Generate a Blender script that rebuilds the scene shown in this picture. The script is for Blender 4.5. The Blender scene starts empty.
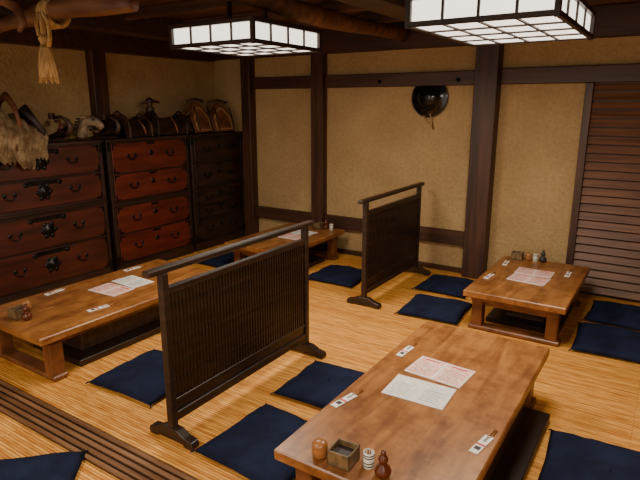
import bpy, bmesh, math, random
from mathutils import Matrix, Vector, noise
random.seed(4)
D=bpy.data; C=bpy.context
# ---------------------------------------------------------------- materials
def newmat(name):
    m=D.materials.new(name); m.use_nodes=True
    nt=m.node_tree; b=nt.nodes["Principled BSDF"]
    return m,nt,b
def ramp(nt,stops):
    r=nt.nodes.new("ShaderNodeValToRGB"); e=r.color_ramp.elements
    while len(e)<len(stops): e.new(0.5)
    for el,(p,c) in zip(e,stops): el.position=p; el.color=(*c,1)
    return r
def noise_mat(name,c1,c2,scale=(5,5,5),rough=0.5,bump=0.0,detail=6,bscale=None,spec=0.5,lo=0.35,hi=0.65,metal=0,dist=0.0,coat=0,speck=None):
    m,nt,b=newmat(name); N=nt.nodes; L=nt.links
    tc=N.new("ShaderNodeTexCoord"); mp=N.new("ShaderNodeMapping"); mp.inputs['Scale'].default_value=scale
    L.new(tc.outputs['Object'],mp.inputs['Vector'])
    n=N.new("ShaderNodeTexNoise"); n.inputs['Scale'].default_value=1; n.inputs['Detail'].default_value=detail
    n.inputs['Distortion'].default_value=dist
    L.new(mp.outputs[0],n.inputs['Vector'])
    r=ramp(nt,[(lo,c1),(hi,c2)]); L.new(n.outputs['Fac'],r.inputs[0]); col=r.outputs[0]
    if speck:
        sc,dk=speck
        n3=N.new("ShaderNodeTexNoise"); n3.inputs['Scale'].default_value=sc; n3.inputs['Detail'].default_value=6; n3.inputs['Roughness'].default_value=.7
        L.new(tc.outputs['Object'],n3.inputs['Vector'])
        r3=ramp(nt,[(0.36,dk),(0.56,(1.0,1.0,1.0))]); L.new(n3.outputs['Fac'],r3.inputs[0])
        mx=N.new("ShaderNodeMix"); mx.data_type='RGBA'; mx.blend_type='MULTIPLY'; mx.inputs['Factor'].default_value=1
        L.new(col,mx.inputs[6]); L.new(r3.outputs[0],mx.inputs[7]); col=mx.outputs[2]
    L.new(col,b.inputs['Base Color'])
    b.inputs['Roughness'].default_value=rough; b.inputs['Metallic'].default_value=metal
    b.inputs['Specular IOR Level'].default_value=spec
    b.inputs['Coat Weight'].default_value=coat
    if bump:
        bp=N.new("ShaderNodeBump"); bp.inputs['Strength'].default_value=bump; bp.inputs['Distance'].default_value=0.01
        if bscale:
            n2=N.new("ShaderNodeTexNoise"); n2.inputs['Scale'].default_value=bscale; n2.inputs['Detail'].default_value=8
            L.new(tc.outputs['Object'],n2.inputs['Vector']); L.new(n2.outputs['Fac'],bp.inputs['Height'])
        else: L.new(n.outputs['Fac'],bp.inputs['Height'])
        L.new(bp.outputs[0],b.inputs['Normal'])
    return m
def flat(name,c,rough=0.5,metal=0,spec=0.5):
    m,nt,b=newmat(name); b.inputs['Base Color'].default_value=(*c,1); b.inputs['Roughness'].default_value=rough
    b.inputs['Metallic'].default_value=metal; b.inputs['Specular IOR Level'].default_value=spec
    return m
M={}
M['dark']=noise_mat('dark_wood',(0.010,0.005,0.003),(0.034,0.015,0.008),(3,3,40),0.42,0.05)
M['darkx']=noise_mat('dark_wood_x',(0.022,0.009,0.005),(0.06,0.025,0.013),(2,30,30),0.5,0.05)
M['post']=noise_mat('post_wood',(0.032,0.011,0.005),(0.082,0.028,0.013),(25,25,1.5),0.5,0.1)
M['rail']=noise_mat('rail_wood',(0.032,0.011,0.005),(0.075,0.028,0.013),(1.5,25,25),0.5,0.1)
M['louver']=noise_mat('louver_wood',(0.085,0.030,0.011),(0.17,0.064,0.024),(2,30,30),0.5,0.1)
M['table']=noise_mat('table_wood',(0.20,0.070,0.018),(0.42,0.178,0.050),(16,2.2,16),0.36,0.08,8,dist=0.9,lo=0.28,hi=0.70,speck=(7,(0.60,0.52,0.46)))
M['tablex']=noise_mat('table_leg_wood',(0.10,0.032,0.010),(0.22,0.078,0.026),(8,8,8),0.38,0.05)
M['slat']=noise_mat('threshold_wood',(0.13,0.055,0.024),(0.26,0.13,0.06),(2,30,10),0.5,0.05)
M['plaster']=noise_mat('earth_plaster',(0.40,0.265,0.125),(0.49,0.335,0.165),(2,2,2),0.95,1.0,bscale=38,spec=0.1,speck=(30,(0.84,0.81,0.77)))
M['ceil']=noise_mat('ceiling_wood',(0.045,0.019,0.010),(0.12,0.05,0.025),(1.5,14,14),0.6,0.1)
M['log']=noise_mat('log_wood',(0.09,0.036,0.018),(0.24,0.11,0.05),(2,14,14),0.5,0.3)
M['red']=noise_mat('red_lacquer_wood',(0.065,0.009,0.005),(0.14,0.021,0.011),(12,2,14),0.40,0.04)
M['redb']=noise_mat('brown_lacquer_wood',(0.038,0.008,0.005),(0.09,0.018,0.010),(12,2,14),0.40,0.04)
M['blackw']=noise_mat('black_wood',(0.014,0.006,0.004),(0.04,0.016,0.010),(12,2,14),0.42,0.04)
M['iron']=noise_mat('black_iron',(0.006,0.006,0.006),(0.02,0.018,0.016),(40,40,40),0.35,0.1,metal=0.6)
M['navy']=noise_mat('navy_cloth',(0.007,0.010,0.028),(0.012,0.018,0.050),(9,9,9),0.9,0.35,bscale=350,spec=0.15)
M['black']=flat('black_lacquer',(0.006,0.006,0.006),0.15)
M['paper']=flat('white_paper',(0.82,0.80,0.76),0.7)
M['pink']=noise_mat('pink_print',(0.80,0.38,0.34),(0.88,0.62,0.54),(60,60,60),0.6,lo=.45,hi=.55)
M['blue']=noise_mat('blue_print',(0.66,0.68,0.68),(0.85,0.8,0.72),(60,60,60),0.6,lo=.45,hi=.55)
M['ink']=flat('ink',(0.03,0.02,0.02),0.6)
M['greyink']=flat('grey_ink',(0.32,0.28,0.27),0.6)
M['redink']=flat('red_ink',(0.6,0.06,0.04),0.6)
M['brownglz']=flat('brown_glaze',(0.10,0.022,0.008),0.15)
M['tanwood']=noise_mat('turned_wood',(0.26,0.10,0.03),(0.40,0.17,0.055),(20,20,60),0.3)
M['cream']=flat('cream_ceramic',(0.72,0.68,0.58),0.25)
M['boxwood']=noise_mat('aged_box_wood',(0.08,0.05,0.02),(0.20,0.125,0.055),(30,30,30),0.5)
M['beige']=noise_mat('aged_beige_cloth',(0.33,0.22,0.11),(0.66,0.49,0.29),(9,9,9),0.9,0.6,bscale=70,speck=(16,(0.62,0.52,0.42)))
M['bone']=noise_mat('weathered_carving',(0.07,0.045,0.028),(0.36,0.26,0.17),(14,14,14),0.7,0.5,bscale=60)
M['rope']=noise_mat('straw_rope',(0.30,0.17,0.055),(0.6,0.38,0.15),(80,80,10),0.9,0.5)
M['leather']=noise_mat('old_leather',(0.10,0.032,0.014),(0.25,0.085,0.036),(12,12,12),0.5,0.3)
M['dleather']=noise_mat('dark_leather',(0.022,0.011,0.007),(0.08,0.036,0.02),(14,14,14),0.45,0.3)
M['straw']=noise_mat('woven_straw',(0.28,0.15,0.06),(0.5,0.31,0.14),(60,60,60),0.8,0.4)
def mat_floor():
    m,nt,b=newmat('rattan_mat'); N=nt.nodes; L=nt.links
    tc=N.new("ShaderNodeTexCoord")
    br=N.new("ShaderNodeTexBrick"); br.inputs['Scale'].default_value=1
    br.inputs['Brick Width'].default_value=2.7; br.inputs['Row Height'].default_value=0.016
    br.inputs['Mortar Size'].default_value=0.0017; br.inputs['Mortar Smooth'].default_value=0.6; br.offset=0.37
    br.inputs['Color1'].default_value=(0.90,0.47,0.115,1); br.inputs['Color2'].default_value=(0.64,0.275,0.055,1)
    br.inputs['Mortar'].default_value=(0.27,0.09,0.015,1)
    L.new(tc.outputs['Object'],br.inputs['Vector'])
    mp=N.new("ShaderNodeMapping"); mp.inputs['Scale'].default_value=(7,62,1); L.new(tc.outputs['Object'],mp.inputs['Vector'])
    n=N.new("ShaderNodeTexNoise"); n.inputs['Scale'].default_value=1; n.inputs['Detail'].default_value=5; L.new(mp.outputs[0],n.inputs['Vector'])
    r=ramp(nt,[(0.34,(0.70,0.56,0.42)),(0.58,(1.05,1.04,1.0))]); L.new(n.outputs['Fac'],r.inputs[0])
    mx=N.new("ShaderNodeMix"); mx.data_type='RGBA'; mx.blend_type='MULTIPLY'; mx.inputs['Factor'].default_value=1
    L.new(br.outputs['Color'],mx.inputs[6]); L.new(r.outputs[0],mx.inputs[7]); L.new(mx.outputs[2],b.inputs['Base Color'])
    b.inputs['Roughness'].default_value=0.55; b.inputs['Specular IOR Level'].default_value=.25
    bp=N.new("ShaderNodeBump"); bp.inputs['Strength'].default_value=0.7; bp.inputs['Distance'].default_value=0.004; bp.invert=True
    L.new(br.outputs['Fac'],bp.inputs['Height']); L.new(bp.outputs[0],b.inputs['Normal'])
    return m
M['mat']=mat_floor()
def emis(name,c,s):
    m,nt,b=newmat(name); b.inputs['Base Color'].default_value=(0.8,0.78,0.72,1)
    b.inputs['Emission Color'].default_value=(*c,1); b.inputs['Emission Strength'].default_value=s
    return m
M['shoji']=emis('glowing_shoji_paper',(1.0,0.89,0.76),2.2)
# ---------------------------------------------------------------- builder
class B:
    def __init__(s,name,loc=(0,0,0),rot=0):
        s.name=name; s.bm=bmesh.new(); s.mats=[]; s.loc=loc; s.rot=rot
    def mi(s,k):
        if k not in s.mats: s.mats.append(k)
        return s.mats.index(k)
    def _merge(s,tb,k,mat=None,smooth=False):
        if mat is not None: bmesh.ops.transform(tb,matrix=mat,verts=tb.verts)
        i=s.mi(k)
        for f in tb.faces: f.material_index=i; f.smooth=smooth
        me=D.meshes.new('t'); tb.to_mesh(me); tb.free(); s.bm.from_mesh(me); D.meshes.remove(me)
    def box(s,a,b,k,bev=0.003,mat=None):
        tb=bmesh.new(); bmesh.ops.create_cube(tb,size=1)
        for v in tb.verts:
            v.co=Vector([(a[i]+b[i])/2+v.co[i]*(b[i]-a[i]) for i in range(3)])
        if bev: bmesh.ops.bevel(tb,geom=tb.edges[:],offset=min(bev,0.4*min(abs(b[i]-a[i]) for i in range(3))),segments=1,affect='EDGES')
        s._merge(tb,k,mat)
    def lathe(s,prof,k,at=(0,0,0),seg=24,mat=None,close=True):
        tb=bmesh.new(); rings=[]
        for r,z in prof:
            if r<1e-5: rings.append([tb.verts.new((0,0,z))])
            else: rings.append([tb.verts.new((r*math.cos(2*math.pi*i/seg),r*math.sin(2*math.pi*i/seg),z)) for i in range(seg)])
        for A,Bq in zip(rings,rings[1:]):
            for i in range(seg):
                j=(i+1)%seg
                if len(A)==1 and len(Bq)==1: continue
                if len(A)==1: tb.faces.new((A[0],Bq[j],Bq[i]))
                elif len(Bq)==1: tb.faces.new((A[i],A[j],Bq[0]))
                else: tb.faces.new((A[i],A[j],Bq[j],Bq[i]))
        bmesh.ops.recalc_face_normals(tb,faces=tb.faces)
        mm=Matrix.Translation(at)
        if mat is not None: mm=mm@mat
        s._merge(tb,k,mm,True)
    def tube(s,pts,rad,k,seg=10,mat=None,cap=True):
        tb=bmesh.new(); rings=[]; P=[Vector(p) for p in pts]; n=len(P)
        up=None
        for i,p in enumerate(P):
            t=(P[min(i+1,n-1)]-P[max(i-1,0)]).normalized()
            if up is None: up=Vector((0,0,1)) if abs(t.z)<0.9 else Vector((1,0,0))
            x=t.cross(up).normalized(); y=x.cross(t).normalized(); up=y
            r=rad[i] if isinstance(rad,(list,tuple)) else rad
            rings.append([tb.verts.new(p+x*r*math.cos(2*math.pi*j/seg)+y*r*math.sin(2*math.pi*j/seg)) for j in range(seg)])
        for A,Bq in zip(rings,rings[1:]):
            for i in range(seg):
                j=(i+1)%seg; tb.faces.new((A[i],A[j],Bq[j],Bq[i]))
        if cap: tb.faces.new(rings[0][::-1]); tb.faces.new(rings[-1])
        bmesh.ops.recalc_face_normals(tb,faces=tb.faces)
        s._merge(tb,k,mat,True)
    def prism(s,poly,d,k,mat=None,bev=0.0):
        tb=bmesh.new()
        a=[tb.verts.new((x,-d/2,z)) for x,z in poly]; b=[tb.verts.new((x,d/2,z)) for x,z in poly]
        tb.faces.new(a); tb.faces.new(b[::-1]); n=len(poly)
        for i in range(n): tb.faces.new((a[i],b[i],b[(i+1)%n],a[(i+1)%n]))
        bmesh.ops.recalc_face_normals(tb,faces=tb.faces)
        if bev: bmesh.ops.bevel(tb,geom=tb.edges[:],offset=bev,segments=1,affect='EDGES')
        s._merge(tb,k,mat)
    def surf(s,fn,nu,nv,k,mat=None,thick=0.0,closeu=False):
        tb=bmesh.new(); g=[[tb.verts.new(fn(i/nu,j/nv)) for j in range(nv+1)] for i in range(nu+1)]
        for i in range(nu):
            for j in range(nv): tb.faces.new((g[i][j],g[i+1][j],g[i+1][j+1],g[i][j+1]))
        if thick: bmesh.ops.solidify(tb,geom=tb.faces[:],thickness=thick)
        bmesh.ops.recalc_face_normals(tb,faces=tb.faces)
        s._merge(tb,k,mat,True)
    def done(s):
        me=D.meshes.new(s.name); s.bm.to_mesh(me); s.bm.free()
        for k in s.mats: me.materials.append(M[k])
        o=D.objects.new(s.name,me); C.scene.collection.objects.link(o)
        o.location=s.loc; o.rotation_euler=(0,0,s.rot); return o
def R(ax,deg): return Matrix.Rotation(math.radians(deg),4,ax)
def T(x,y,z): return Matrix.Translation((x,y,z))

YB=5.2; XL=-4.95; XR=1.8; YF=-1.2; ZC=2.42
# ---------------------------------------------------------------- shell (the room stays open behind the viewer)
b=B('floor'); b.box((XL-.1,YF-.1,-0.08),(XR+.1,YB+.1,0),'mat',0); b.done()
b=B('ceiling'); b.box((XL-.1,YF-.1,ZC),(XR+.1,YB+.1,ZC+.05),'ceil',0); b.done()
b=B('wall_back'); b.box((XL-.1,YB,0),(-.70,YB+.1,ZC),'plaster',0); b.box((.68,YB,0),(XR+.1,YB+.1,ZC),'plaster',0); b.box((-.70,YB,1.83),(.68,YB+.1,ZC),'plaster',0); b.done()
b=B('wall_left'); b.box((XL-.1,YF-.1,0),(XL,YB,ZC),'plaster',0); b.done()
b=B('wall_right'); b.box((XR,YF-.1,0),(XR+.1,YB,ZC),'plaster',0); b.done()
def trim(i,a,c,k): 
    b=B('trim_%d'%i); b.box(a,c,k,0.006); b.done()
trim(1,(-3.43,5.09,0),(-3.28,5.2,ZC),'post')
trim(2,(-1.62,5.06,0),(-1.41,5.2,ZC),'post')
trim(3,(-4.42,5.08,0),(-4.29,5.2,ZC),'post')
trim(4,(-4.29,5.15,1.83),(-3.43,5.2,1.96),'rail')
trim(5,(-3.28,5.15,1.83),(-1.62,5.2,1.96),'rail')
trim(6,(-1.41,5.15,1.83),(XR,5.2,1.97),'rail')
trim(7,(-4.29,5.14,0.29),(-3.43,5.2,0.43),'rail')
trim(8,(-3.28,5.14,0.29),(-1.62,5.2,0.43),'rail')
trim(9,(XL,5.10,2.18),(XR,5.2,ZC),'rail')
trim(10,(XL,3.42,0),(XL+.1,3.58,2.18),'post')
trim(11,(XL,YF,2.16),(XL+.12,5.1,ZC),'rail')
trim(12,(-3.28,5.16,0),(-1.62,5.2,0.05),'rail')
trim(13,(-1.41,5.16,0),(-0.72,5.2,0.05),'rail')
for i,(x0,x1,z0) in enumerate([(-4.2,-4.0,2.24),(-1.72,-1.5,2.22),(0.9,1.1,2.22)]):
    trim(20+i,(x0,YF,z0),(x1,5.1,ZC),'darkx')
for i,y in enumerate([0.6,1.25,1.9,2.55,3.2,3.85,4.5]):
    trim(30+i,(XL+.12,y-.03,2.34),(XR,y+.03,ZC),'ceil')
b=B('trim_50')
b.box((-4.4,1.29,0),(XR,1.48,0.006),'dark',0)
for i in range(5):
    y=1.292+i*0.0385; b.box((-4.4,y,0.0),(XR,y+0.022,0.016),'slat',0.002)
b.done()
b=B('door_1')
b.box((-0.70,5.12,0),(-0.64,5.2,1.83),'post'); b.box((0.62,5.12,0),(0.68,5.2,1.83),'post')
b.box((-0.64,5.18,0.0),(0.62,5.2,1.83),'dark',0)
n=25
for i in range(n):
    z=0.03+i*1.8/n
    b.box((-0.64,-0.004,-0.033),(0.62,0.004,0.033),'louver',0.001,mat=T(0,5.152,z+.034)@R('X',-26))
b.done()
# ---------------------------------------------------------------- tables
def table(x0,x1,y0,y1,plinth):
    cx=(x0+x1)/2; cy=(y0+y1)/2; w=(x1-x0)/2; l=(y1-y0)/2
    b=B('low_table',(cx,cy,0))
    b.box((-w,-l,0.272),(w,l,0.32),'table',0.006)
    b.box((-w+.05,-l+.05,0.235),(w-.05,l-.05,0.272),'tablex',0.004)
    for sx in(-1,1):
        for sy in(-1,1):
            px=sx*(w-.09); py=sy*(l-.12)
            b.box((px-.04,py-.045,0.03),(px+.04,py+.045,0.25),'tablex',0.006)
    for sy in(-1,1):
        b.box((-w+.03,sy*(l-.12)-.05,0.0),(w-.03,sy*(l-.12)+.05,0.035),'tablex',0.008)
        b.box((-w+.09,sy*(l-.12)-.015,0.19),(w-.09,sy*(l-.12)+.015,0.235),'tablex')
    a,c,e,f=plinth
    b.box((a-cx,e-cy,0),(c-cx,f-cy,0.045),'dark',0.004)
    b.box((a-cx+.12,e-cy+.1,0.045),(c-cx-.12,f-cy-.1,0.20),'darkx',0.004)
    b.done()
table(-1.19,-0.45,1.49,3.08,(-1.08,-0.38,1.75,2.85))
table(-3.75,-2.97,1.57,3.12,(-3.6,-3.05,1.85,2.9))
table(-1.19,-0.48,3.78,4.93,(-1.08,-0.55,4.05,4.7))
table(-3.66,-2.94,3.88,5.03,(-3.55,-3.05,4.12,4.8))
# ---------------------------------------------------------------- cushions
def cushion(x,y,rot=0,s=0.53,th=0.06):
    b=B('zabuton_cushion',(x,y,0),math.radians(rot)); sd=random.random()*50
    n=22
    def prof(u,v,side):
        uu=abs(2*u-1); vv=abs(2*v-1)
        h=((1-uu**4)*(1-vv**4))**0.45
        pin=1-0.035*(1-min(1,max(0,(uu*vv))**1))*max(uu,vv)**3
        X=(2*u-1)*s/2*pin; Y=(2*v-1)*s/2*pin
        wr=noise.noise(Vector((X*7+sd,Y*7,side)))*0.016*h+noise.noise(Vector((X*18+sd,Y*18,side)))*0.006*h
        return Vector((X,Y,0.018+(th-0.018)*h+wr)) if side>0 else Vector((X,Y,0.018-0.017*h))
    tb=bmesh.new(); g={}
    for sd2 in(1,-1):
        for i in range(n+1):
            for j in range(n+1):
                edge=i in(0,n) or j in(0,n)
                if sd2<0 and edge: g[(i,j,-1)]=g[(i,j,1)]
                else: g[(i,j,sd2)]=tb.verts.new(prof(i/n,j/n,sd2))
        for i in range(n):
            for j in range(n): tb.faces.new((g[(i,j,sd2)],g[(i+1,j,sd2)],g[(i+1,j+1,sd2)],g[(i,j+1,sd2)]))
    bmesh.ops.recalc_face_normals(tb,faces=tb.faces)
    b._merge(tb,'navy',None,True)
    b.lathe([(0,th+.001),(.006,th+.002),(.004,th+.006),(0,th+.007)],'navy',seg=8)
    for sx in(-1,1):
        for sy in(-1,1):
            b.tube([(sx*s*.495,sy*s*.495,.018),(sx*(s*.5+.012),sy*(s*.5+.01),.008)],[.005,.003],'navy',6)
    b.done()
cushion(-2.56,2.02,3); cushion(-1.50,1.86,-3); cushion(-1.56,2.50,2,.48)
cushion(-0.06,2.48,3,.56); cushion(-0.17,4.12,3,.55); cushion(-0.17,4.72,-2,.52)
cushion(-1.50,4.06,4,.5); cushion(-1.62,4.68,0,.48); cushion(-2.62,4.40,2,.52); cushion(-3.98,4.2,0,.5)
cushion(-2.22,0.95,44,.53); cushion(-3.98,2.3,0,.4)
# ---------------------------------------------------------------- partitions
def divider(x,y0,y1):
    L=y1-y0; b=B('slatted_wood_partition',(x,y0,0))
    for y in(0,L):
        b.box((-.02,y-.02,0.05),(.02,y+.02,0.885),'dark',0.004)
        poly=[(-.15,0),(-.10,0),(-.085,.014),(.085,.014),(.10,0),(.15,0),(.158,.02),(.148,.042),(.10,.05),(.05,.075),(-.05,.075),(-.10,.05),(-.148,.042),(-.158,.02)]
        b.prism(poly,.05,'dark',mat=T(0,y,0),bev=.003)
    b.box((-.024,-.10,0.885),(.024,L+.08,0.915),'dark',0.006)
    b.box((-.017,.02,0.775),(.017,L-.02,0.81),'dark')
    b.box((-.017,.02,0.10),(.017,L-.02,0.15),'dark')
    b.box((-.006,.02,0.15),(.006,L-.02,0.20),'dark',0.001)
    b.box((-.013,.02,0.20),(.013,L-.02,0.222),'dark')
    for z in(.31,.50,.69): b.box((-.005,.02,z),(.005,L-.02,z+.014),'dark',0.001)
    n=int((L-.04)/.0235)
    for i in range(1,n):
        y=.02+i*(L-.04)/n
        b.box((-.010,y-.0055,0.222),(.010,y+.0055,0.775),'dark',0)
    b.done()
divider(-1.95,1.64,2.82); divider(-2.05,3.84,4.93)
# ---------------------------------------------------------------- chests
def handle(b,y,z,w=.085,x=0.0,plate=True):
    if plate:
        for s in(-1,1): b.lathe([(0,.006),(.014,.004),(.018,0)],'iron',at=(x,y+s*w/2,z),seg=10,mat=R('Y',90))
    pts=[]
    for i in range(11):
        t=math.pi*i/10
        pts.append((x+.014+.006*math.sin(t),y-w/2*math.cos(t),z-.038*math.sin(t)**.6))
    b.tube(pts,.0056,'iron',6)
def lockplate(b,y,z,r,x=0):
    b.lathe([(0,.009),(r*.3,.009),(r*.35,.005),(r*.95,.004),(r,0)],'iron',at=(x,y,z),seg=20,mat=R('Y',90))
    for i in range(6):
        a=i*math.pi/3
        b.lathe([(0,.006),(r*.3,.004),(r*.33,0)],'iron',at=(x,y+r*.95*math.cos(a),z+r*.95*math.sin(a)),seg=8,mat=R('Y',90))
def corner(b,y,z,sy,sz,s,x=0):
    b.box((x-.001,min(y,y+sy*s),min(z,z+sz*.014)),(x+.004,max(y,y+sy*s),max(z,z+sz*.014)),'iron',0)
    b.box((x-.001,min(y,y+sy*.014),min(z,z+sz*s)),(x+.004,max(y,y+sy*.014),max(z,z+sz*s)),'iron',0)
def chest(y0,y1,rows,drk,frame,split=None,lock=True,zt=1.33,cols=1):
    L=y1-y0; b=B('tansu_chest',(-4.5,y0,0)); dp=-.42
    b.box((dp,0,0),(-.012,L,zt),frame,.004)
    b.box((-.012,0,0),(0.0,.035,zt),frame,.002); b.box((-.012,L-.035,0),(0,L,zt),frame,.002)
    b.box((-.012,.035,zt-.03),(0,L-.035,zt),frame,.002); b.box((-.012,.035,0),(0,L-.035,.10),frame,.002)
    b.box((dp,-.008,zt-.02),(.008,L+.008,zt+.004),frame,.003)
    if split: b.box((dp,-.004,split-.012),(.006,L+.004,split+.012),frame,.002)
    for (za,zb) in rows:
        W=(L-.07)
        for c in range(cols):
            ya=.035+c*W/cols+.008; yb=.035+(c+1)*W/cols-.008
            b.box((-.012,ya,za+.010),(.002,yb,zb-.010),drk,.003)
            h=zb-za; zm=(za+zb)/2
            for sy,yy in((1,ya+.003),(-1,yb-.003)):
                for sz,zz in((1,za+.013),(-1,zb-.013)): corner(b,yy,zz,sy,sz,.055,.002)
            Wd=yb-ya
            handle(b,ya+Wd*.24,zm+.02,x=.003); handle(b,ya+Wd*.76,zm+.02,x=.003)
            if lock:
                lockplate(b,ya+Wd*.5,zm+.01,.062,.002)
                b.box((.001,ya+Wd*.5-.13,zb-.052),(.005,ya+Wd*.5+.13,zb-.014),'iron',0)
                for q in(-.15,.15): lockplate(b,ya+Wd*.5+q,zb-.04,.022,.002)
            else:
                b.lathe([(0,.008),(.022,.005),(.028,0)],'iron',at=(.002,ya+Wd*.5,zm+.03),seg=12,mat=R('Y',90))
                b.box((.001,ya+Wd*.5-.05,zb-.035),(.005,ya+Wd*.5+.05,zb-.012),'iron',0)
    for z in (zt-.06,.14):
        for y in(0.0,L-.03): b.box((-.005,y,z-.05),(.004,y+.03,z+.05),'iron',0)
    b.done()
chest(1.98,3.19,[(.11,.43),(.43,.73),(.79,1.04),(1.04,1.30)],'redb','blackw',split=.76)
chest(3.25,4.27,[(.11,.40),(.40,.68),(.73,1.0),(1.0,1.30)],'red','blackw',split=.705,lock=False)
chest(4.32,5.17,[(.11,.36),(.36,.52),(.52,.68),(.73,1.0),(1.0,1.30)],'blackw','blackw',split=.705,lock=False)
# ---------------------------------------------------------------- things on the chests
ZT=1.337
def kura(y,x=-4.68,s=1.0,rot=0,mk='blackw',mk2='dleather',post=False):
    b=B('wooden_saddle',(x,y,ZT),math.radians(rot))
    def arch(yy,h,w):
        poly=[]
        for i in range(17):
            t=math.pi*i/16; poly.append((w*math.cos(t)*(1+.12*math.sin(2*t)**2),h*math.sin(t)**.8))
        inn=[(w*.62*math.cos(math.pi*i/16),h*.62*math.sin(math.pi*i/16)) for i in range(16,-1,-1)]
        b.prism(poly+inn,.03,mk,mat=T(0,yy,0),bev=.004)
        b.lathe([(0,-.02),(.03,-.012),(.034,.01),(.015,.03),(0,.033)],mk,at=(0,yy,h*.95),seg=12)
    arch(-.15*s,.24*s,.16*s); arch(.15*s,.21*s,.17*s)
    for sx in(-1,1):
        b.surf(lambda u,v:Vector((sx*(.09+.07*v)*s,(-.21+.42*u)*s,(.19-.16*v-.03*math.sin(math.pi*u))*s)),10,6,mk2,thick=.015)
    b.tube([(-.05*s,-.2*s,.02),(0,-.24*s,.07*s),(.06*s,-.2*s,.12*s)],.010,'leather',6)
    b.tube([(.12*s,.0,.17*s),(.17*s,.02,.10*s),(.175*s,.04,.03)],.010,'leather',6)
    if post:
        b.lathe([(0,.0),(.03,.0),(.05,.05),(.03,.08),(.025,.10),(.045,.13),(.04,.15),(.012,.17),(0,.175)],'dleather',at=(0,-.15*s,.20*s),seg=14)
        b.tube([(0,-.23*s,.30*s),(0,-.15*s,.33*s),(0,-.05*s,.31*s)],[.012,.02,.012],'dleather',8)
    b.done()
kura(3.66,s=1.0,rot=8,mk='dleather'); kura(4.13,s=1.1,rot=-14,post=True)
def stirrup(x,y,rot,mk='iron',s=1.0):
    b=B('abumi_stirrup',(x,y,ZT+.004),math.radians(rot))
    def f(u,v):
        a=(v-.5)*math.pi
        w=.06*s*(1-.25*u)
        y0=-.13*s+.26*s*u
        return Vector((w*math.sin(a),y0,(.012+.05*u**2+ (math.cos(a))*(.055*u+.004))*s))
    b.surf(f,12,10,mk,thick=.006)
    pts=[(0,.12*s,.05*s),(0,.16*s,.10*s),(0,.145*s,.16*s),(0,.09*s,.19*s),(0,.03*s,.185*s)]
    b.tube(pts,[.028*s,.022*s,.018*s,.014*s,.012*s],mk,8)
    b.box((-.03*s,0,.17*s),(.03*s,.03*s,.22*s),mk,.003)
    b.box((-.055*s,-.13*s,0),(.055*s,.1*s,.014*s),mk,.003)
    b.done()
stirrup(-4.64,2.80,-60,'dleather',1.1); stirrup(-4.80,2.96,-110,'leather',.9); stirrup(-4.62,3.32,-70,'dleather',1.0)
b=B('carved_beast_head',(-4.62,3.10,ZT+.012),math.radians(-35))
b.tube([(0,-.02,0.012),(0,-.015,.06),(0,.0,.11),(.0,.03,.15),(0,.075,.16),(0,.12,.14),(0,.155,.105),(0,.17,.09)],[.055,.05,.045,.05,.05,.038,.034,.02],'bone',14)
b.lathe([(0,0),(.06,0),(.06,.012),(0,.014)],'dleather',at=(0,-.02,0),seg=14)
for s_ in(-1,1):
    b.tube([(s_*.035,.03,.185),(s_*.055,.0,.20),(s_*.06,-.02,.19)],[.016,.014,.004],'bone',6)
    b.lathe([(0,.010),(.012,.006),(.014,-.002)],'ink',at=(s_*.046,.09,.17),seg=8,mat=R('Y',s_*80))
for i in range(6): b.tube([(0,-.02-.01*i,.17-.025*i),(.0,-.06-.008*i,.18-.026*i)],[.018,.004],'dleather',6)
b.tube([(0,.13,.085),(0,.15,.07),(0,.11,.06),(0,.05,.08)],[.012,.016,.018,.01],'dleather',8)
b.done()
def flap(y,rot,sc=1.0,x=-4.66):
    b=B('leather_saddle_flap',(x,y,ZT+.012),math.radians(rot))
    for s_ in(-1,1):
        P=[(-.125*sc,0),(.125*sc,0),(.135*sc,.14*sc),(.05*sc,.25*sc),(0,.28*sc),(-.05*sc,.25*sc),(-.135*sc,.14*sc)]
        mm=T(s_*.095*sc,0,0)@R('Y',-s_*19)@R('Z',90)
        b.prism(P,.02,'leather',mat=mm,bev=.003)
        Q=[(p*.80,.02+q*.78) for p,q in P]
        b.prism(Q,.028,'straw',mat=mm,bev=.002)
        b.prism([(p*.66,.03+q*.66) for p,q in P],.034,'leather',mat=mm,bev=.002)
    b.tube([(0,-.11*sc,.265*sc),(0,0,.285*sc),(0,.11*sc,.265*sc)],.014,'dleather',8)
    for q in(-.09,.09): b.tube([(.06*sc,q*sc,.22*sc),(.10*sc,q*sc,.12*sc),(.12*sc,q*sc,.02*sc)],.008,'dleather',6)
    b.done()
flap(4.56,8,1.30); flap(4.93,-6,1.25)
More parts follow.
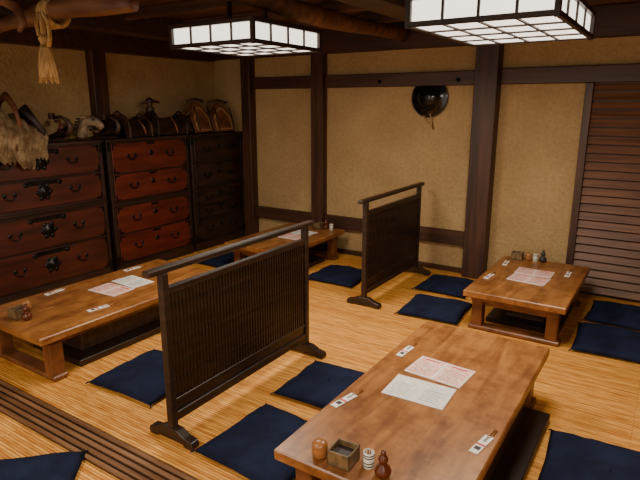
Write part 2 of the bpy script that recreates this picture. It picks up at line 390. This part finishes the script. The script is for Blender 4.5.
# saddle with beige leather flaps spilling over the chest front
b=B('draped_saddle_cloth',(-4.62,2.36,ZT))
def mound(u,v):
    y=-.36+.62*u; a=math.pi*v
    h=(.50-.30*u)*(.8+.2*math.sin(u*9)); w=.16-.03*u
    n=noise.noise(Vector((u*6,v*5,3)))*.03
    return Vector((-.04-w*math.cos(a)+n*.5,y,h*math.sin(a)**.7+n*math.sin(a)+.004))
b.surf(mound,30,20,'dleather',thick=.006)
def flapc(yc,w,ztop,zend,slant=0):
    prof=[(-.02,ztop+.02),(.05,ztop-.01),(.105,ztop*.75),(.135,ztop*.4),(.145,.03),(.152,zend*.5),(.154,zend)]
    def f(u,v):
        q=v*(len(prof)-1); i=min(int(q),len(prof)-2); t=q-i
        X=prof[i][0]*(1-t)+prof[i+1][0]*t; Z=prof[i][1]*(1-t)+prof[i+1][1]*t
        k=(.75+.35*math.sin(math.pi*min(1,v*1.05)))*math.sqrt(max(.22,1-max(0,(v-.78)/.25)**2))
        c=(2*u-1)
        wr=.013*math.sin(u*17+v*5+yc*9)+.008*math.sin(v*21+u*4)
        return Vector((X+.020*math.cos(c*1.5)+abs(wr)+.006,yc+c*w/2*k+slant*v+.008*math.sin(v*14),Z-.012*c*c+.012*math.sin(u*12)*v))
    b.surf(f,36,36,'beige',thick=.008)
flapc(-.26,.20,.30,-.07,.01); flapc(-.08,.20,.28,-.14,.02); flapc(.06,.20,.22,-.19,.03); flapc(.19,.17,.16,-.12,.02)
for yc,z in((-.16,.30),(.0,.24),(.12,.2)):
    b.tube([(.04,yc,z),(.11,yc+.005,z*.75),(.165,yc+.01,.04),(.175,yc+.015,-.05)],[.012,.012,.010,.008],'leather',6)
for yy,zz,kk in [(-.30,.44,'leather'),(-.14,.42,'ink'),(.05,.34,'leather'),(.2,.24,'ink')]:
    b.tube([(-.18,yy,zz*.5),(-.1,yy+.01,zz),(0,yy+.02,zz+.05),(.09,yy+.03,zz-.04),(.15,yy+.03,zz-.2)],[.015,.028,.030,.022,.014],kk,8)
b.tube([(.1,.28,.02),(.15,.26,.10),(.15,.19,.2),(.08,.14,.28)],[.02,.028,.025,.02],'ink',8)
b.done()
# ---------------------------------------------------------------- lacquer hat on the wall
b=B('black_lacquer_war_hat',(-2.09,5.19,1.72))
b.lathe([(0,.085),(.03,.083),(.07,.07),(.10,.045),(.12,.026),(.165,.012),(.185,.010),(.19,.004),(.18,0),(.12,.01),(0,.015)],'black',seg=48,mat=R('X',90))
b.lathe([(.180,.009),(.185,.015),(.191,.009),(.190,.002)],'dleather',seg=48,mat=R('X',90))
b.lathe([(.018,0),(.022,.008),(.018,.016),(.01,.012)],'iron',at=(0,-.083,0),seg=12,mat=R('X',90))
b.tube([(.02,-.02,-.15),(.035,-.02,-.21),(.055,-.012,-.30),(.035,-.012,-.25),(-.02,-.012,-.23),(-.05,-.015,-.17)],.007,'rope',6)
b.box((-.012,-.02,.15),(.012,0,.20),'iron',.002)
b.done()
for x in(-2.62,-1.80):
    b=B('wall_hook',(x,5.15,1.88)); b.lathe([(.02,0),(.02,.006),(.007,.01),(.007,.03),(.013,.034),(.0,.04)],'iron',seg=10,mat=R('X',90)); b.done()
# ---------------------------------------------------------------- ceiling lamps (rear pair added as fill light)
def lamp(x0,x1,y0,y1,z,h=.14):
    b=B('shoji_ceiling_lamp',((x0+x1)/2,(y0+y1)/2,z)); w=(x1-x0)/2; l=(y1-y0)/2
    b.box((-w+.01,-l+.01,.008),(w-.01,l-.01,h-.01),'shoji',0)
    t=.012
    for zz in(0,h-.022):
        for s_ in(-1,1):
            b.box((-w-.004,s_*l-t,zz),(w+.004,s_*l+t,zz+.024),'dark',.002)
            b.box((s_*w-t,-l,zz),(s_*w+t,l,zz+.024),'dark',.002)
    for sx in(-1,1):
        for sy in(-1,1): b.box((sx*w-.013,sy*l-.013,-.004),(sx*w+.013,sy*l+.013,h+.004),'dark',.002)
    for i in range(1,4):
        p=-w+2*w*i/4; q=-l+2*l*i/4
        b.box((p-.006,-l+.005,.001),(p+.006,l-.005,.010),'dark',0); b.box((-w+.005,q-.006,.000),(w-.005,q+.006,.009),'dark',0)
        for s_ in(-1,1):
            b.box((p-.006,s_*(l-.006)-.006,0),(p+.006,s_*(l-.006)+.006,h),'dark',0)
            b.box((s_*(w-.006)-.006,q-.006,0),(s_*(w-.006)+.006,q+.006,h),'dark',0)
    b.box((-w,-l,h-.004),(w,l,h+.008),'dark',.002)
    for s_ in(-1,1): b.box((s_*.15-.012,-.012,h),(s_*.15+.012,.012,ZC-z+.0),'dark',.002)
    b.done()
    ld=D.lights.new('lamp_glow','AREA'); ld.shape='RECTANGLE'; ld.size=w*1.8; ld.size_y=l*1.8; ld.energy=35; ld.color=(1,.87,.70)
    lo=D.objects.new('lamp_glow_light',ld); lo.location=((x0+x1)/2,(y0+y1)/2,z-.02); C.scene.collection.objects.link(lo)
lamp(-2.80,-2.13,2.57,3.27,2.0); lamp(-1.14,-.48,2.52,3.50,2.005)
lamp(-2.4,-1.72,-0.3,.38,2.0); lamp(.2,.88,-.3,.38,2.0)  # unseen pair added behind the camera to brighten the room
# ---------------------------------------------------------------- log with rope tassel
b=B('ceiling_log_beam',(0,2.13,2.20))
pts=[];rr=[]
for i in range(25):
    t=i/24; x=-4.94+t*(4.94-2.62); pts.append((x,.02*math.sin(t*7),.015*math.sin(t*9+1))); rr.append(.055+.008*math.sin(t*11)+.006*math.sin(t*23))
b.tube(pts,rr,'log',14); b.done()
b=B('ceiling_log_beam',(-2.35,0,2.30))
pts=[];rr=[]
for i in range(25):
    t=i/24; pts.append((.02*math.sin(t*6),1.6+t*3.5,.012*math.sin(t*8))); rr.append(.065+.006*math.sin(t*13))
b.tube(pts,rr,'log',14); b.done()
b=B('straw_rope_tassel',(-3.36,2.13,2.20))
for dx in(-.04,-.012,.016,.044):
    b.tube([(dx,.076*math.cos(a*math.pi/8),.076*math.sin(a*math.pi/8)) for a in range(17)],.015,'rope',8)
b.tube([(0,-.08,0),(.005,-.085,-.08),(0,-.08,-.16)],.016,'rope',8)
b.tube([(.03,-.08,-.0),(.075,-.09,-.07),(.08,-.09,-.15),(.05,-.085,-.2)],[.012,.012,.013,.015],'rope',8)
b.tube([(-.03,-.08,-.0),(-.05,-.09,-.07),(-.035,-.09,-.13),(0,-.085,-.15)],[.012,.012,.012,.012],'rope',8)
b.lathe([(0,.02),(.028,.015),(.036,-.005),(.025,-.03),(.024,-.04),(.04,-.08),(.05,-.16),(.056,-.23),(.05,-.235),(0,-.225)],'rope',at=(0,-.08,-.15),seg=16)
for i in range(30):
    a=i*2*math.pi/30; b.tube([(.026*math.cos(a),-.08+.026*math.sin(a),-.19),(.055*math.cos(a),-.08+.055*math.sin(a),-.40-.01*(i%3))],.0035,'rope',5)
b.done()
b=B('twisted_branch_hook',(-3.75,2.0,2.24))
b.tube([(-.3,0,.06),(-.1,.01,.09),(.1,0,.05),(.28,-.03,-.02),(.36,-.05,-.12),(.33,-.07,-.16)],[.045,.05,.04,.03,.022,.012],'log',10); b.done()
# ---------------------------------------------------------------- table ware
ZS=.3205
def chop(x,y,deg):
    b=B('chopstick_sleeve',(x,y,ZS),math.radians(deg))
    b.box((-.019,-.085,0),(.019,.06,.005),'paper',.001)
    b.box((-.0192,-.025,.0048),(.0192,-.013,.0055),'redink',0)
    for i in range(4): b.box((-.006,.010+i*.011,.0048),(.006,.017+i*.011,.0055),'ink',0)
    b.box((-.012,-.06,.0048),(.012,-.035,.0055),'ink',0)
    for s_ in(-1,1): b.tube([(s_*.005,.05,.0035),(s_*.004,.12,.0035)],[.003,.0035],'tanwood',6)
    b.done()
def menu(x,y,deg,k,w=.30,h=.21,z=0):
    b=B('menu_booklet',(x,y,ZS+z),math.radians(deg))
    b.box((-w/2,-h/2,0),(0.0005,h/2,.004),'paper',.001); b.box((0,-h/2,0),(w/2,h/2,.0035),'paper',.001)
    b.box((-w/2+.006,-h/2+.006,.0038),(-.006,h/2-.006,.0045),k,0); b.box((.006,-h/2+.006,.0033),(w/2-.006,h/2-.006,.004),k,0)
    for s_ in(-1,1): b.box((s_*w/4-.04,h/2-.032,.0040),(s_*w/4+.04,h/2-.022,.0050),'redink' if k=='pink' else 'paper',0)
    for s_ in(-1,1):
        for i in range(6): b.box((s_*w/4-.05,-h/2+.03+i*.02,.0040),(s_*w/4+.03+.01*(i%2),-h/2+.033+i*.02,.0049),'greyink',0)
    b.done()
def shaker(x,y):
    b=B('pepper_jar',(x,y,ZS)); b.lathe([(0,0),(.026,0),(.032,.012),(.033,.03),(.030,.042),(.031,.047),(.029,.058),(.016,.067),(0,.069)],'tanwood'); b.done()
def boxt(x,y,deg=0):
    b=B('square_wooden_holder',(x,y,ZS),math.radians(deg)); s=.047
    b.box((-s,-s,0),(s,s,.008),'boxwood',.001)
    for q in(-1,1):
        b.box((min(q*s,q*(s-.007)),-s,0),(max(q*s,q*(s-.007)),s,.062),'boxwood',.0015)
        b.box((-s,min(q*s,q*(s-.007)),0),(s,max(q*s,q*(s-.007)),.062),'boxwood',.0015)
    b.box((-s+.007,-s+.007,.035),(s-.007,s-.007,.038),'ink',0); b.done()
def tube_cup(x,y):
    b=B('toothpick_cup',(x,y,ZS)); b.lathe([(0,0),(.02,0),(.021,.004),(.021,.066),(.018,.066),(.018,.02),(0,.018)],'cream')
    for z in(.010,.022,.044,.054): b.lathe([(.0213,z),(.0217,z+.001),(.0217,z+.004),(.0213,z+.005)],'ink')
    for i in range(9):
        a=i*.7; r=.011*(i%3)/2; b.tube([(r*math.cos(a),r*math.sin(a),.018),(1.2*r*math.cos(a),1.2*r*math.sin(a),.076)],.0014,'tanwood',5)
    b.done()
def gourd(x,y,k='brownglz'):
    b=B('gourd_shaped_spice_bottle',(x,y,ZS)); b.lathe([(0,0),(.02,0),(.030,.012),(.032,.026),(.026,.042),(.013,.052),(.012,.056),(.018,.066),(.019,.076),(.013,.087),(.008,.092),(.010,.096),(.008,.106),(0,.108)],k); b.done()
menu(-.87,2.47,-4,'pink'); menu(-.88,2.225,2,'blue')
chop(-1.115,2.60,-4); chop(-1.135,1.97,-12); chop(-.50,1.98,-10)
shaker(-1.01,1.555); boxt(-.915,1.575,3); tube_cup(-.82,1.60); gourd(-.75,1.58)
menu(-3.38,2.36,4,'pink',.28,.19); menu(-3.40,2.57,-3,'blue',.28,.19)
chop(-3.12,2.08,-8); chop(-3.68,2.11,5); chop(-3.68,2.80,-5)
shaker(-3.50,1.79); boxt(-3.42,1.70,3); gourd(-3.33,1.70)
menu(-.84,4.30,-5,'pink',.28,.2); menu(-.84,4.51,0,'pink',.28,.18)
chop(-1.12,4.22,-5); chop(-1.11,4.68,5); chop(-.6,4.62,0)
boxt(-1.06,4.86,3); shaker(-.97,4.87); tube_cup(-.91,4.87); gourd(-.85,4.87,'ink')
menu(-3.25,4.45,0,'pink',.28,.2); menu(-3.25,4.66,0,'blue',.28,.18); chop(-3.5,4.2,0); chop(-3.5,4.7,0); chop(-3.05,4.3,0)
boxt(-3.22,4.94,0); gourd(-3.13,4.94); tube_cup(-3.06,4.94)
# ---------------------------------------------------------------- camera, light, world
cd=D.cameras.new('camera'); cam=D.objects.new('camera',cd); C.scene.collection.objects.link(cam)
cd.sensor_width=36; cd.lens=30.54; cam.location=(0,0,1.65)
cam.rotation_euler=(math.radians(90)-math.atan(135/543),0,math.radians(33)); C.scene.camera=cam
w=D.worlds.new('world'); C.scene.world=w; w.use_nodes=True
w.node_tree.nodes['Background'].inputs[0].default_value=(1,.88,.72,1); w.node_tree.nodes['Background'].inputs[1].default_value=1.35
